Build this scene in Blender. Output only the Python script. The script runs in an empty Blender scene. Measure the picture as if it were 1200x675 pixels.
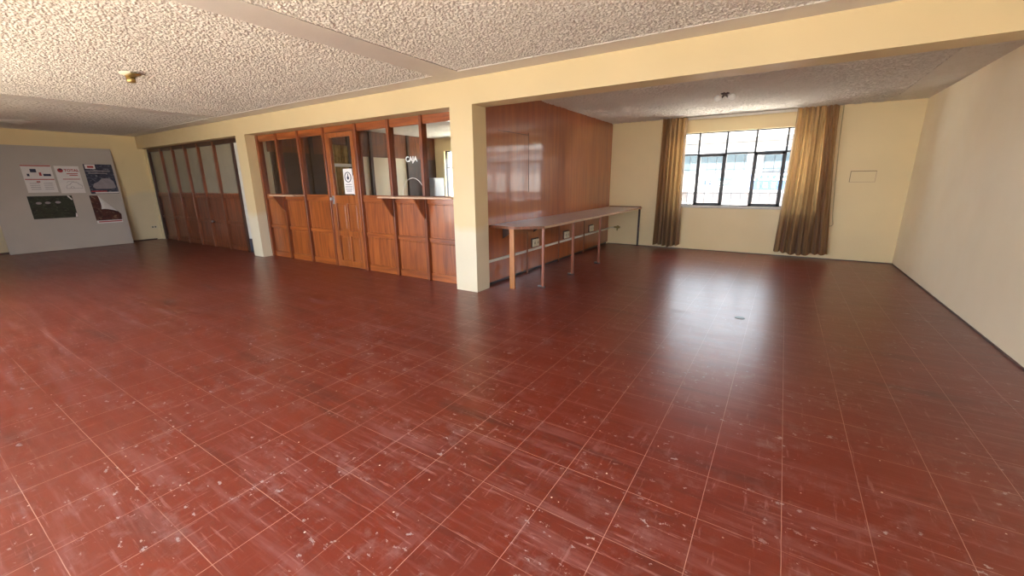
import bpy, bmesh, math, random
import numpy as np
from mathutils import Vector, Matrix

random.seed(7)
SC = bpy.context.scene
COL = SC.collection
S = 0.3                                   # one floor tile is 0.30 m; plans below are in tiles

# ------------------------------------------------------------------ camera
CAM_R = Vector((0.8425, 0.538616, -0.009315))
CAM_U = Vector((-0.126774, 0.215046, 0.968341))
CAM_F = Vector((-0.523567, 0.814646, -0.249459))
cd = bpy.data.cameras.new('camera')
cd.sensor_width = 36.0
cd.lens = 14.5494
cd.clip_start = 0.02
cam = bpy.data.objects.new('camera', cd)
COL.objects.link(cam)
cam.matrix_world = Matrix(((CAM_R.x, CAM_U.x, -CAM_F.x, 1.0334), (CAM_R.y, CAM_U.y, -CAM_F.y, -1.9371),
                           (CAM_R.z, CAM_U.z, -CAM_F.z, 1.3868), (0, 0, 0, 1)))
SC.camera = cam

# ------------------------------------------------------------------ light and exposure
vs = SC.view_settings
SC.display_settings.display_device = 'sRGB'
vs.view_transform = 'Standard'
vs.look = 'None'
vs.gamma = 1.0
vs.use_curve_mapping = False
SUN_E = 8.0
vs.exposure = 3.5
SC.cycles.use_denoising = True
SC.cycles.max_bounces = 10
SC.cycles.diffuse_bounces = 6
SC.cycles.transparent_max_bounces = 16
SC.cycles.sample_clamp_indirect = 6.0
SC.cycles.caustics_reflective = False

world = bpy.data.worlds.new('daylight')
SC.world = world
world.use_nodes = True
wb = world.node_tree.nodes['Background']
wb.inputs[0].default_value = (0.82, 0.905, 1.0, 1)
wb.inputs[1].default_value = 1.0

sl = bpy.data.lights.new('sun', 'SUN')
sl.energy = SUN_E
sl.angle = math.radians(0.6)
sl.color = (1.0, 0.95, 0.86)
sun = bpy.data.objects.new('sun', sl)
COL.objects.link(sun)
sun.rotation_euler = Vector((0.16, 0.36, -0.92)).to_track_quat('-Z', 'Y').to_euler()


def portal(name, x0, x1, y, z0, z1, into):
    """sky portal in a window opening: guides the sky's own light, gives none itself"""
    l = bpy.data.lights.new(name, 'AREA')
    l.shape = 'RECTANGLE'
    l.size, l.size_y = (x1 - x0) * S, (z1 - z0) * S
    l.cycles.is_portal = True
    o = bpy.data.objects.new(name, l)
    COL.objects.link(o)
    o.location = ((x0 + x1) / 2 * S, y * S, (z0 + z1) / 2 * S)
    o.rotation_euler = (math.radians(90 if into > 0 else -90), 0, 0)
    return o


# plan of the room in tiles
XL, XR = -42.2, 9.0                       # left and right walls
YR, YB, YP, YW = -9.5, 7.25, 7.97, 23.85  # rear wall, beam front, partition, window wall
YC = 8.15                                 # beam back
ZB, ZC = 7.53, 8.53                       # beam underside, ceiling
XW = -7.37                                # face of the varnished panel wall
C1A, C1B, C2A, C2B = -25.70, -24.58, -8.27, -7.13   # the two columns
W1 = (-3.2, 4.9, 2.95, 7.55)              # window opening: x0 x1 z0 z1
W2 = (-23.35, -8.5, 2.6, 7.4)            # office window opening
RW = [(-25.5, -10.5), (-8.5, 7.5)]   # rear windows
RZ = (0.6, 6.9)
portal('portal_front', W1[0], W1[1], YW + 0.2, W1[2], W1[3], -1)
portal('portal_office', W2[0], W2[1], YW + 0.2, W2[2], W2[3], -1)
for a_, b_ in RW:
    portal('portal_rear', a_, b_, YR - 0.2, RZ[0], RZ[1], 1)

WIN_TINT = (0.95, 0.96, 0.965)
FACADE = (0.21, 0.20, 0.187)

# ------------------------------------------------------------------ materials
class NT:
    def __init__(self, name):
        self.m = bpy.data.materials.new(name)
        self.m.use_nodes = True
        self.t = self.m.node_tree
        self.t.nodes.clear()
        self.out = self.n('ShaderNodeOutputMaterial')
        self._co = None

    def n(self, typ, **kw):
        nd = self.t.nodes.new(typ)
        for k, v in kw.items():
            setattr(nd, k, v)
        return nd

    def put(self, sock, v):
        if isinstance(v, bpy.types.NodeSocket):
            self.t.links.new(v, sock)
        elif isinstance(v, (tuple, list)) and len(v) == 3 and sock.type == 'RGBA':
            sock.default_value = (*v, 1)
        else:
            sock.default_value = v

    def co(self, scale=(1, 1, 1), rot=(0, 0, 0), loc=(0, 0, 0)):
        if self._co is None:
            self._co = self.n('ShaderNodeTexCoord').outputs['Object']
        mp = self.n('ShaderNodeMapping')
        self.put(mp.inputs['Vector'], self._co)
        mp.inputs['Scale'].default_value = scale
        mp.inputs['Rotation'].default_value = rot
        mp.inputs['Location'].default_value = loc
        return mp.outputs[0]

    def xyz(self):
        s = self.n('ShaderNodeSeparateXYZ')
        self.put(s.inputs[0], self.co())
        return s.outputs

    def noise(self, scale, detail=3, rough=0.5, vec=None, dist=0.0):
        nd = self.n('ShaderNodeTexNoise')
        self.put(nd.inputs['Vector'], vec if vec is not None else self.co())
        nd.inputs['Scale'].default_value = scale
        nd.inputs['Detail'].default_value = detail
        nd.inputs['Roughness'].default_value = rough
        nd.inputs['Distortion'].default_value = dist
        return nd.outputs['Fac']

    def voro(self, scale, vec=None, out='Distance', feature='F1'):
        nd = self.n('ShaderNodeTexVoronoi', feature=feature)
        self.put(nd.inputs['Vector'], vec if vec is not None else self.co())
        nd.inputs['Scale'].default_value = scale
        return nd.outputs[out]

    def rng(self, v, a, b, c=0.0, d=1.0):
        nd = self.n('ShaderNodeMapRange')
        self.put(nd.inputs[0], v)
        for i, q in enumerate((a, b, c, d)):
            self.put(nd.inputs[i + 1], q)
        return nd.outputs[0]

    def math(self, op, a, b=0.0, c=0.0):
        nd = self.n('ShaderNodeMath', operation=op)
        for i, q in enumerate((a, b, c)):
            self.put(nd.inputs[i], q)
        return nd.outputs[0]

    def mix(self, f, a, b):
        nd = self.n('ShaderNodeMix', data_type='RGBA')
        self.put(nd.inputs[0], f)
        self.put(nd.inputs[6], a)
        self.put(nd.inputs[7], b)
        return nd.outputs[2]

    def bump(self, h, strength=0.3, dist=0.01):
        nd = self.n('ShaderNodeBump')
        self.put(nd.inputs['Height'], h)
        nd.inputs['Strength'].default_value = strength
        nd.inputs['Distance'].default_value = dist
        return nd.outputs[0]

    def bsdf(self, color, rough=0.5, normal=None, coat=0.0, coat_rough=0.1, metal=0.0, spec=0.5):
        p = self.n('ShaderNodeBsdfPrincipled')
        self.put(p.inputs['Base Color'], color)
        self.put(p.inputs['Roughness'], rough)
        self.put(p.inputs['Metallic'], metal)
        self.put(p.inputs['Specular IOR Level'], spec)
        self.put(p.inputs['Coat Weight'], coat)
        self.put(p.inputs['Coat Roughness'], coat_rough)
        if normal is not None:
            self.put(p.inputs['Normal'], normal)
        return p.outputs[0]

    def done(self, sh):
        self.t.links.new(sh, self.out.inputs[0])
        return self.m


def plain(name, color, rough=0.5, var=0.08, scale=12.0, metal=0.0, coat=0.0, spec=0.5):
    t = NT(name)
    f = t.noise(scale, 3)
    c = t.mix(t.rng(f, 0.3, 0.7), tuple(q * (1 - var) for q in color), tuple(min(1, q * (1 + var)) for q in color))
    return t.done(t.bsdf(c, rough, metal=metal, coat=coat, spec=spec))


def paint(name, upper, lower=None, level=1.0):
    t = NT(name)
    f = t.noise(1.3, 4)
    up = t.mix(t.rng(f, 0.3, 0.75), tuple(q * 0.96 for q in upper), tuple(q * 1.03 for q in upper))
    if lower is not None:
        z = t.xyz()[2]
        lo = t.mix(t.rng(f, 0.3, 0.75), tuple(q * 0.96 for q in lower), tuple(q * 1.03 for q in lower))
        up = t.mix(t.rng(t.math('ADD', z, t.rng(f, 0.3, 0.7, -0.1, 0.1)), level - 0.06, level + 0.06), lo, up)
    h = t.noise(55, 4, 0.6)
    return t.done(t.bsdf(up, t.rng(t.noise(4, 2), 0.3, 0.7, 0.38, 0.55), t.bump(h, 0.12, 0.004), spec=0.4))


def wood(name, dark, mid, light, axis='z', rough=0.28, coat=0.5, fine=1.0, seed=0.0, crough=0.12):
    sc = {'z': (9, 9, 0.7), 'x': (0.7, 9, 9), 'y': (9, 0.7, 9)}[axis]
    t = NT(name)
    v = t.co(sc, loc=(seed, seed * 2, seed))
    a = t.noise(2.2 * fine, 5, 0.55, v, 0.6)
    fi = {'z': (60, 60, 2.5), 'x': (2.5, 60, 60), 'y': (60, 2.5, 60)}[axis]
    b = t.noise(2.0, 3, 0.6, t.co(fi))
    c = t.mix(t.rng(a, 0.28, 0.55), dark, mid)
    c = t.mix(t.rng(a, 0.52, 0.8), c, light)
    c = t.mix(t.rng(b, 0.35, 0.6, 0.2, 0.0), c, dark)
    bl = t.noise(1.1, 2)
    c = t.mix(t.rng(bl, 0.4, 0.75, 0.0, 0.4), c, dark)
    return t.done(t.bsdf(c, t.rng(b, 0.3, 0.7, rough, rough + 0.12), t.bump(b, 0.05, 0.002), coat=coat, coat_rough=crough))


def glass(name, tint=(0.93, 0.96, 0.95), gloss=1.0, dirt=0.0):
    t = NT(name)
    tr = t.n('ShaderNodeBsdfTransparent')
    tr.inputs[0].default_value = (*tint, 1)
    gl = t.n('ShaderNodeBsdfGlossy')
    gl.inputs['Roughness'].default_value = 0.02
    fr = t.n('ShaderNodeFresnel')
    fr.inputs[0].default_value = 1.5
    mx = t.n('ShaderNodeMixShader')
    geo = t.n('ShaderNodeNewGeometry')
    t.put(mx.inputs[0], t.math('MULTIPLY', fr.outputs[0], t.math('SUBTRACT', gloss, geo.outputs['Backfacing'])))
    t.put(mx.inputs[1], tr.outputs[0])
    t.put(mx.inputs[2], gl.outputs[0])
    out = mx.outputs[0]
    if dirt:
        df = t.n('ShaderNodeBsdfDiffuse')
        df.inputs[0].default_value = (0.6, 0.58, 0.52, 1)
        m2 = t.n('ShaderNodeMixShader')
        t.put(m2.inputs[0], t.rng(t.noise(6, 5), 0.3, 0.8, dirt * 0.5, dirt))
        t.put(m2.inputs[1], out)
        t.put(m2.inputs[2], df.outputs[0])
        out = m2.outputs[0]
    return t.done(out)


def floor_material():
    t = NT('red painted tiles')
    x, y, z = t.xyz()
    # the thin pale joints, 0.30 m apart, rubbed away here and there
    wob = t.rng(t.noise(9, 2), 0, 1, -0.0015, 0.0015)

    def joint(c):
        u = t.math('ADD', t.math('DIVIDE', t.math('ADD', c, wob), S), 400.5)
        d = t.math('ABSOLUTE', t.math('SUBTRACT', t.math('FRACT', u), 0.5))
        return t.math('LESS_THAN', d, 0.0045)
    jx, jy = joint(x), joint(y)
    wear = t.noise(1.6, 4, 0.6)
    jx = t.math('MULTIPLY', jx, t.rng(wear, 0.32, 0.48, 0.2, 1.0))
    jy = t.math('MULTIPLY', jy, t.rng(wear, 0.38, 0.54, 0.12, 0.95))
    line = t.math('MAXIMUM', jx, jy)
    # tile to tile tone
    sn = t.n('ShaderNodeVectorMath', operation='SNAP')
    t.put(sn.inputs[0], t.co(loc=(S * 60, S * 60, 0)))
    sn.inputs[1].default_value = (S, S, S)
    wn = t.n('ShaderNodeTexWhiteNoise')
    t.put(wn.inputs[0], sn.outputs[0])
    big = t.noise(0.55, 5, 0.6)
    red = t.mix(t.rng(big, 0.3, 0.7), FLOOR_A, FLOOR_B)
    red = t.mix(t.math('MULTIPLY', wn.outputs[0], 0.30), red, FLOOR_C)
    # long scuffs running across the room and a second set the other way
    sx = t.noise(3.2, 5, 0.65, t.co((0.35, 3.2, 1), rot=(0, 0, 0.05)), 0.4)
    sy = t.noise(4.0, 5, 0.65, t.co((3.4, 0.6, 1), rot=(0, 0, 0.5), loc=(3, 1, 0)), 0.4)
    zone = t.rng(t.noise(0.5, 3), 0.42, 0.62)
    scuff = t.math('MULTIPLY', t.rng(sx, 0.50, 0.68), t.rng(zone, 0, 1, 0.3, 1.0))
    scuff2 = t.math('MULTIPLY', t.rng(sy, 0.58, 0.72), 0.5)
    sc = t.math('MAXIMUM', scuff, scuff2)
    c = t.mix(t.math('MULTIPLY', sc, 0.48), red, (0.29, 0.13, 0.12))
    dk = t.noise(2.4, 4, 0.6, t.co((0.4, 2.6, 1), loc=(7, 3, 0)), 0.3)
    c = t.mix(t.rng(dk, 0.56, 0.74, 0.0, 0.55), c, FLOOR_D)
    scratch = t.rng(t.noise(13, 4, 0.7, t.co((0.22, 3.0, 1), rot=(0, 0, 0.06), loc=(4, 2, 0))), 0.58, 0.66)
    c = t.mix(t.math('MULTIPLY', scratch, t.rng(zone, 0, 1, 0.12, 0.5)), c, (0.33, 0.17, 0.155))
    scratch2 = t.rng(t.noise(13, 4, 0.7, t.co((2.6, 0.3, 1), rot=(0, 0, 0.75), loc=(1, 7, 0))), 0.61, 0.67)
    c = t.mix(t.math('MULTIPLY', scratch2, 0.3), c, (0.33, 0.17, 0.155))
    c = t.mix(0.02, c, (0.26, 0.16, 0.15))
    # chips of missing paint showing grey cement
    ch = t.noise(23, 5, 0.66, t.co((0.75, 1.15, 1)))
    cz = t.noise(2.6, 2, 0.5, t.co(loc=(2, 9, 0)))
    chip = t.math('MULTIPLY', t.rng(ch, 0.622, 0.645), t.rng(cz, 0.45, 0.56))
    sp = t.voro(9.0)
    spk = t.math('MULTIPLY', t.math('LESS_THAN', sp, 0.04), t.rng(t.noise(5, 1), 0.42, 0.5))
    haze = t.math('MULTIPLY', t.rng(t.noise(7.5, 5, 0.7), 0.53, 0.72), t.rng(cz, 0.4, 0.6, 0.05, 0.42))
    c = t.mix(haze, c, (0.27, 0.17, 0.16))
    c = t.mix(t.math('MULTIPLY', chip, 0.9), c, (0.31, 0.24, 0.235))
    c = t.mix(t.math('MULTIPLY', spk, 0.8), c, (0.62, 0.50, 0.42))
    c = t.mix(t.math('MULTIPLY', line, 0.62), c, (0.48, 0.29, 0.235))
    r = t.rng(t.noise(3.5, 4, 0.55, t.co((0.5, 2.6, 1))), 0.3, 0.72, FLOOR_R0, FLOOR_R1)
    r = t.math('ADD', r, t.math('MULTIPLY', t.math('MAXIMUM', chip, sc), 0.06))
    scr = t.noise(5.0, 3, 0.6, t.co((0.7, 9.0, 1), rot=(0, 0, 0.04)))
    h = t.math('ADD', t.math('ADD', t.noise(3.5, 3, 0.5), t.math('MULTIPLY', scr, 0.9)), t.math('MULTIPLY', t.math('ADD', line, chip), -0.25))
    return t.done(t.bsdf(c, r, t.bump(h, 0.11, 0.004), spec=0.40))


FLOOR_A, FLOOR_B, FLOOR_C, FLOOR_D = (0.165, 0.022, 0.0098), (0.128, 0.0195, 0.011), (0.185, 0.027, 0.0105), (0.06, 0.015, 0.011)
FLOOR_R0, FLOOR_R1 = 0.275, 0.325


def stipple_material():
    t = NT('rough cast plaster')
    v = t.co((1, 1, 1))
    a = t.noise(42, 4, 0.6, v, 0.5)
    b = t.voro(55, v)
    h = t.math('ADD', t.rng(a, 0.3, 0.7), t.rng(b, 0.0, 0.7, 0.55, 0.0))
    base = t.mix(t.rng(t.noise(0.6, 3), 0.3, 0.7), (0.59, 0.55, 0.50), (0.66, 0.615, 0.56))
    return t.done(t.bsdf(base, 0.85, t.bump(h, 0.25, 0.006), spec=0.2))


def photo_print(name, cols, scale, vec=(1, 1, 1), rough=0.35):
    t = NT(name)
    v = t.co(vec)
    a = t.noise(scale, 5, 0.65, v, 0.8)
    b = t.noise(scale * 2.1, 3, 0.5, t.co(vec, loc=(3, 5, 1)), 0.4)
    c = t.mix(t.rng(a, 0.35, 0.55), cols[0], cols[1])
    c = t.mix(t.rng(b, 0.56, 0.66), c, cols[2])
    c = t.mix(t.rng(a, 0.66, 0.74), c, cols[3])
    return t.done(t.bsdf(c, rough, coat=0.1))


def curtain_material():
    t = NT('golden brown curtain cloth')
    a = t.noise(2.0, 4, 0.6, t.co((26, 26, 0.5)), 0.2)
    w = t.noise(260, 2, 0.5, t.co((1, 1, 1)))
    c = t.mix(t.rng(a, 0.35, 0.65), (0.17, 0.090, 0.038), (0.42, 0.265, 0.125))
    c = t.mix(t.rng(w, 0.4, 0.7, 0, 0.25), c, (0.12, 0.06, 0.02))
    df = t.n('ShaderNodeBsdfPrincipled')
    t.put(df.inputs['Base Color'], c)
    df.inputs['Roughness'].default_value = 0.6
    df.inputs['Sheen Weight'].default_value = 0.2
    tl = t.n('ShaderNodeBsdfTranslucent')
    t.put(tl.inputs[0], t.mix(0.5, c, (0.85, 0.52, 0.19)))
    mx = t.n('ShaderNodeMixShader')
    mx.inputs[0].default_value = 0.42
    t.put(mx.inputs[1], df.outputs[0])
    t.put(mx.inputs[2], tl.outputs[0])
    return t.done(mx.outputs[0])


CREAM = (0.83, 0.665, 0.375)
M = dict(
    floor=floor_material(),
    stipple=stipple_material(),
    plaster=paint('smooth ceiling plaster', (0.62, 0.57, 0.52)),
    wall=paint('cream wall paint', CREAM),
    wall_right=paint('pale cream wall paint', (0.91, 0.79, 0.57)),
    wall_inner=paint('light cream office paint', (0.84, 0.74, 0.55)),
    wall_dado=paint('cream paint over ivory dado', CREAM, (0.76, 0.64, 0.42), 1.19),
    column=paint('cream column paint with light toned into foot', (0.64, 0.50, 0.28), (0.66, 0.585, 0.43), 0.82),  # whiter lower tone is window light painted into the column colour
    wood=wood('varnished cedar', (0.15, 0.034, 0.008), (0.35, 0.09, 0.018), (0.45, 0.135, 0.028)),
    woodx=wood('varnished cedar rail', (0.15, 0.034, 0.008), (0.35, 0.09, 0.018), (0.45, 0.135, 0.028), 'x'),
    wood_post=wood('dark varnished cedar post', (0.09, 0.02, 0.005), (0.24, 0.056, 0.012), (0.32, 0.082, 0.018)),
    wood_door=wood('golden varnished door', (0.18, 0.045, 0.010), (0.33, 0.092, 0.018), (0.42, 0.13, 0.03), seed=3.0),
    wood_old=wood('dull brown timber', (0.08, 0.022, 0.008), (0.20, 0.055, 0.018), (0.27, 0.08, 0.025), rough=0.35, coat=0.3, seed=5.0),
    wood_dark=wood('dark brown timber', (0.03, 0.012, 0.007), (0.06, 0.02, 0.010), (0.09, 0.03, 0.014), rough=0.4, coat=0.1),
    plywall=wood('varnished plywood sheet', (0.27, 0.062, 0.010), (0.41, 0.102, 0.016), (0.47, 0.132, 0.021), rough=0.34, coat=1.0, fine=0.6, seed=9.0, crough=0.07),
    leg_gold=wood('golden table leg', (0.27, 0.085, 0.012), (0.42, 0.15, 0.024), (0.50, 0.19, 0.035), seed=2.0),
    leg_red=plain('reddish brown metal leg', (0.23, 0.065, 0.03), 0.35),
    leg_dark=plain('dark brown metal leg', (0.045, 0.017, 0.012), 0.4),
    laminate=plain('grey laminate', (0.58, 0.52, 0.51), 0.3, 0.05, 5.0),
    edge=plain('pale worn edging', (0.55, 0.36, 0.24), 0.4),
    white=plain('white plastic', (0.78, 0.74, 0.66), 0.4, 0.03),
    cream_plastic=plain('cream plastic', (0.70, 0.62, 0.45), 0.4, 0.03),
    bulb=plain('white bulb glass', (0.92, 0.9, 0.86), 0.15, 0.02),
    inner_curtain=plain('golden brown office curtain', (0.46, 0.30, 0.12), 0.7, 0.3, 9.0),
    cord=plain('dull cream cord', (0.48, 0.38, 0.22), 0.7),
    brass=plain('tarnished brass', (0.42, 0.30, 0.11), 0.35, 0.1, 30, metal=0.8),
    steel=plain('grey metal', (0.45, 0.45, 0.46), 0.3, 0.1, 30, metal=0.9),
    iron=plain('dark window steel', (0.035, 0.028, 0.03), 0.45),
    grille=plain('thin grille steel', (0.16, 0.15, 0.16), 0.5),
    black=plain('black fitting', (0.02, 0.02, 0.02), 0.4),
    panes=glass('window glass', WIN_TINT, 1.0),
    office_glass=glass('office glass', (0.90, 0.92, 0.90), 1.0),
    clear=glass('rear window glass', (0.95, 0.97, 0.97), 1.0),
    board=plain('grey white board', (0.50, 0.45, 0.405), 0.45, 0.04, 2.0),
    paper=plain('white paper', (0.78, 0.74, 0.72), 0.6, 0.03),
    paper_back=plain('pale paper back', (0.85, 0.83, 0.80), 0.5, 0.03),
    red_ink=plain('red print', (0.45, 0.05, 0.05), 0.5),
    grey_ink=plain('grey print', (0.30, 0.27, 0.29), 0.5),
    navy_ink=plain('dark print', (0.03, 0.03, 0.06), 0.5),
    print_navy=photo_print('navy car poster print', [(0.012, 0.014, 0.035), (0.05, 0.055, 0.09), (0.22, 0.24, 0.28), (0.40, 0.38, 0.36)], 7.0, (1, 1, 1.6)),
    print_green=photo_print('dark green poster print', [(0.008, 0.010, 0.008), (0.022, 0.028, 0.016), (0.06, 0.07, 0.045), (0.12, 0.13, 0.09)], 6.0, (1, 1, 1.6)),
    print_red=photo_print('dark red poster print', [(0.03, 0.010, 0.012), (0.09, 0.025, 0.02), (0.22, 0.14, 0.09), (0.36, 0.26, 0.2)], 7.0),
    curtain=curtain_material(),
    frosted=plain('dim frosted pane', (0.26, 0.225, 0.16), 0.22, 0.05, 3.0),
    office_grey=plain('grey painted sheet', (0.44, 0.45, 0.48), 0.4, 0.05, 2.0),
    dark_skirt=plain('dark blue grey skirting paint', (0.05, 0.05, 0.065), 0.5),
    pale_strip=plain('pale wall paint', (0.62, 0.58, 0.52), 0.6),
    facade=plain('pale street facade', FACADE, 0.9, 0.04, 1.0),
    facade_low=plain('pinkish shutter paint', tuple(q * k for q, k in zip(FACADE, (0.42, 0.375, 0.385))), 0.9, 0.05, 1.5),
    facade_glass=plain('bluish street windows', (0.035, 0.052, 0.06), 0.3, 0.1, 2.0),
    sign_blue=plain('sky blue sign', (0.004, 0.028, 0.085), 0.5, 0.05, 2.0),
    sign_teal=plain('teal sign', (0.012, 0.05, 0.065), 0.5, 0.05, 2.0),
    sign_white=plain('white sign lettering', (0.75, 0.75, 0.75), 0.5, 0.02),
    added_bounce_slab=plain('sunlit pale concrete terrace', (0.26, 0.25, 0.23), 0.9, 0.05, 1.0),  # surface of the added slab that bounces light through the rear windows
    road=plain('pale concrete street', (0.72, 0.69, 0.64), 0.9),
    skirt=plain('grimy dark skirting', (0.10, 0.055, 0.045), 0.5, 0.15, 6.0),
)


# ------------------------------------------------------------------ mesh helpers (coordinates in tiles, world frame)
def tag(o, label=None, cat=None, group=None, kind=None):
    if label: o['label'] = label
    if cat: o['category'] = cat
    if group: o['group'] = group
    if kind: o['kind'] = kind
    return o


def empty(name, x, y, z, label, cat, group=None):
    o = bpy.data.objects.new(name, None)
    o.empty_display_size = 0.1
    COL.objects.link(o)
    o.location = (x * S, y * S, z * S)
    return tag(o, label, cat, group)


def world_loc(o):
    p = Vector((0, 0, 0))
    while o is not None:
        p += o.location
        o = o.parent
    return p


class MB:
    def __init__(self):
        self.bm = bmesh.new()

    def box(self, x0, x1, y0, y1, z0, z1, bev=0.0, seg=2):
        r = bmesh.ops.create_cube(self.bm, size=1.0)
        vs_ = r['verts']
        for v in vs_:
            v.co = Vector(((x0 + x1) / 2 + v.co.x * (x1 - x0), (y0 + y1) / 2 + v.co.y * (y1 - y0),
                           (z0 + z1) / 2 + v.co.z * (z1 - z0)))
        if bev:
            es = list({e for v in vs_ for e in v.link_edges})
            bmesh.ops.bevel(self.bm, geom=es, offset=bev, segments=seg, affect='EDGES', profile=0.5)
        return self

    def prism(self, pts, axis, a, b):
        """polygon pts (2-D) extruded along an axis from a to b"""
        def P(p, h):
            return {'x': (h, p[0], p[1]), 'y': (p[0], h, p[1]), 'z': (p[0], p[1], h)}[axis]
        lo = [self.bm.verts.new(P(p, a)) for p in pts]
        hi = [self.bm.verts.new(P(p, b)) for p in pts]
        k = len(pts)
        self.bm.faces.new(lo)
        self.bm.faces.new(hi[::-1])
        for i in range(k):
            self.bm.faces.new((lo[i], hi[i], hi[(i + 1) % k], lo[(i + 1) % k]))
        return self

    def tube(self, pts, r, n=8):
        pts = [Vector(p) for p in pts]
        rings = []
        for i, p in enumerate(pts):
            d = (pts[min(i + 1, len(pts) - 1)] - pts[max(i - 1, 0)]).normalized()
            a = d.orthogonal().normalized() if i == 0 else (prev - d * prev.dot(d)).normalized()
            prev = a
            b = d.cross(a)
            rings.append([self.bm.verts.new(p + (a * math.cos(2 * math.pi * k / n) + b * math.sin(2 * math.pi * k / n)) * r)
                          for k in range(n)])
        for q, w in zip(rings, rings[1:]):
            for k in range(n):
                self.bm.faces.new((q[k], q[(k + 1) % n], w[(k + 1) % n], w[k]))
        self.bm.faces.new(rings[0][::-1])
        self.bm.faces.new(rings[-1])
        return self

    def lathe(self, prof, c, axis='z', n=20):
        """prof: list of (radius, height) along the axis from centre c"""
        rings = []
        for r, h in prof:
            ring = []
            for k in range(n):
                a = 2 * math.pi * k / n
                u, w = r * math.cos(a), r * math.sin(a)
                q = {'z': (u, w, h), 'y': (u, h, w), 'x': (h, u, w)}[axis]
                ring.append(self.bm.verts.new((c[0] + q[0], c[1] + q[1], c[2] + q[2])))
            rings.append(ring)
        for q, w in zip(rings, rings[1:]):
            for k in range(n):
                self.bm.faces.new((q[k], q[(k + 1) % n], w[(k + 1) % n], w[k]))
        self.bm.faces.new(rings[0][::-1])
        self.bm.faces.new(rings[-1])
        return self

    def grid(self, fn, nu, nv):
        vs_ = [[self.bm.verts.new(fn(i / nu, j / nv)) for j in range(nv + 1)] for i in range(nu + 1)]
        for i in range(nu):
            for j in range(nv):
                self.bm.faces.new((vs_[i][j], vs_[i + 1][j], vs_[i + 1][j + 1], vs_[i][j + 1]))
        return self

    def build(self, name, mat, parent=None, smooth=False, label=None, kind=None):
        base = world_loc(parent) if parent is not None else Vector((0, 0, 0))
        bmesh.ops.recalc_face_normals(self.bm, faces=self.bm.faces[:])
        for v in self.bm.verts:
            v.co = v.co * S - base
        me = bpy.data.meshes.new(name)
        self.bm.to_mesh(me)
        self.bm.free()
        me.materials.append(M[mat] if isinstance(mat, str) else mat)
        if smooth:
            for p in me.polygons:
                p.use_smooth = True
        o = bpy.data.objects.new(name, me)
        COL.objects.link(o)
        if parent is not None:
            o.parent = parent
        if label: o['label'] = label
        if kind: o['kind'] = kind
        return o

    def rebase(self, name, mat, cx, cy, cz, smooth=False):
        """a top-level mesh with its origin at its own base"""
        for v in self.bm.verts:
            v.co -= Vector((cx, cy, cz))
        o = self.build(name, mat, smooth=smooth)
        o.location = (cx * S, cy * S, cz * S)
        return o


def structure(name, mb, mat, parent=None):
    o = mb.build(name, mat, parent)
    o['kind'] = 'structure'
    return o


def wall_with_hole(mb, x0, x1, y0, y1, z0, z1, holes):
    """a wall along x, thickness y0..y1, with rectangular holes (x0 x1 z0 z1) sorted along x"""
    cur = x0
    for a, b, lo, hi in holes:
        if a > cur: mb.box(cur, a, y0, y1, z0, z1)
        mb.box(a, b, y0, y1, z0, lo)
        mb.box(a, b, y0, y1, hi, z1)
        cur = b
    if x1 > cur: mb.box(cur, x1, y0, y1, z0, z1)
    return mb


# ------------------------------------------------------------------ room shell
structure('floor', MB().box(XL - 1, XR + 1, YR - 1, YW + 1, -0.5, 0.0), 'floor')
structure('ceiling', MB().box(XL - 1, XR + 1, YR - 1, YW + 1, ZC + 0.05, ZC + 0.6), 'plaster')


def rough_cast(name, x0, x1, y0, y1, step, seed, gain=1.0):
    """rough cast plaster field: real blobs 1 to 2 cm wide hanging a centimetre from the slab"""
    nx, ny = int((x1 - x0) * S / step), int((y1 - y0) * S / step)
    rg = np.random.default_rng(seed)

    def blur(a, k):
        for _ in range(k):
            a = (np.roll(a, 1, 0) + np.roll(a, -1, 0) + 2 * a) / 4
            a = (np.roll(a, 1, 1) + np.roll(a, -1, 1) + 2 * a) / 4
        return a / a.std()
    h = blur(rg.standard_normal((nx + 1, ny + 1)), 1)
    h = np.clip(h * 0.55 + 0.4, 0, 1.35) * RELIEF * gain
    X, Y = np.meshgrid(np.linspace(x0 * S, x1 * S, nx + 1), np.linspace(y0 * S, y1 * S, ny + 1), indexing='ij')
    co = np.stack([X, Y, ZC * S - h], -1).reshape(-1, 3)
    i = (np.arange(nx)[:, None] * (ny + 1) + np.arange(ny)[None]).ravel()
    q = np.stack([i, i + 1, i + ny + 2, i + ny + 1], 1).ravel().astype(np.int32)
    me = bpy.data.meshes.new(name)
    me.vertices.add(len(co))
    me.vertices.foreach_set('co', co.ravel().astype(np.float32))
    me.loops.add(len(q))
    me.loops.foreach_set('vertex_index', q)
    me.polygons.add(nx * ny)
    me.polygons.foreach_set('loop_start', np.arange(0, len(q), 4, dtype=np.int32))
    me.polygons.foreach_set('loop_total', np.full(nx * ny, 4, np.int32))
    me.update(calc_edges=True)
    me.materials.append(M['stipple'])
    o = bpy.data.objects.new(name, me)
    COL.objects.link(o)
    o['kind'] = 'structure'
    return o


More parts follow.
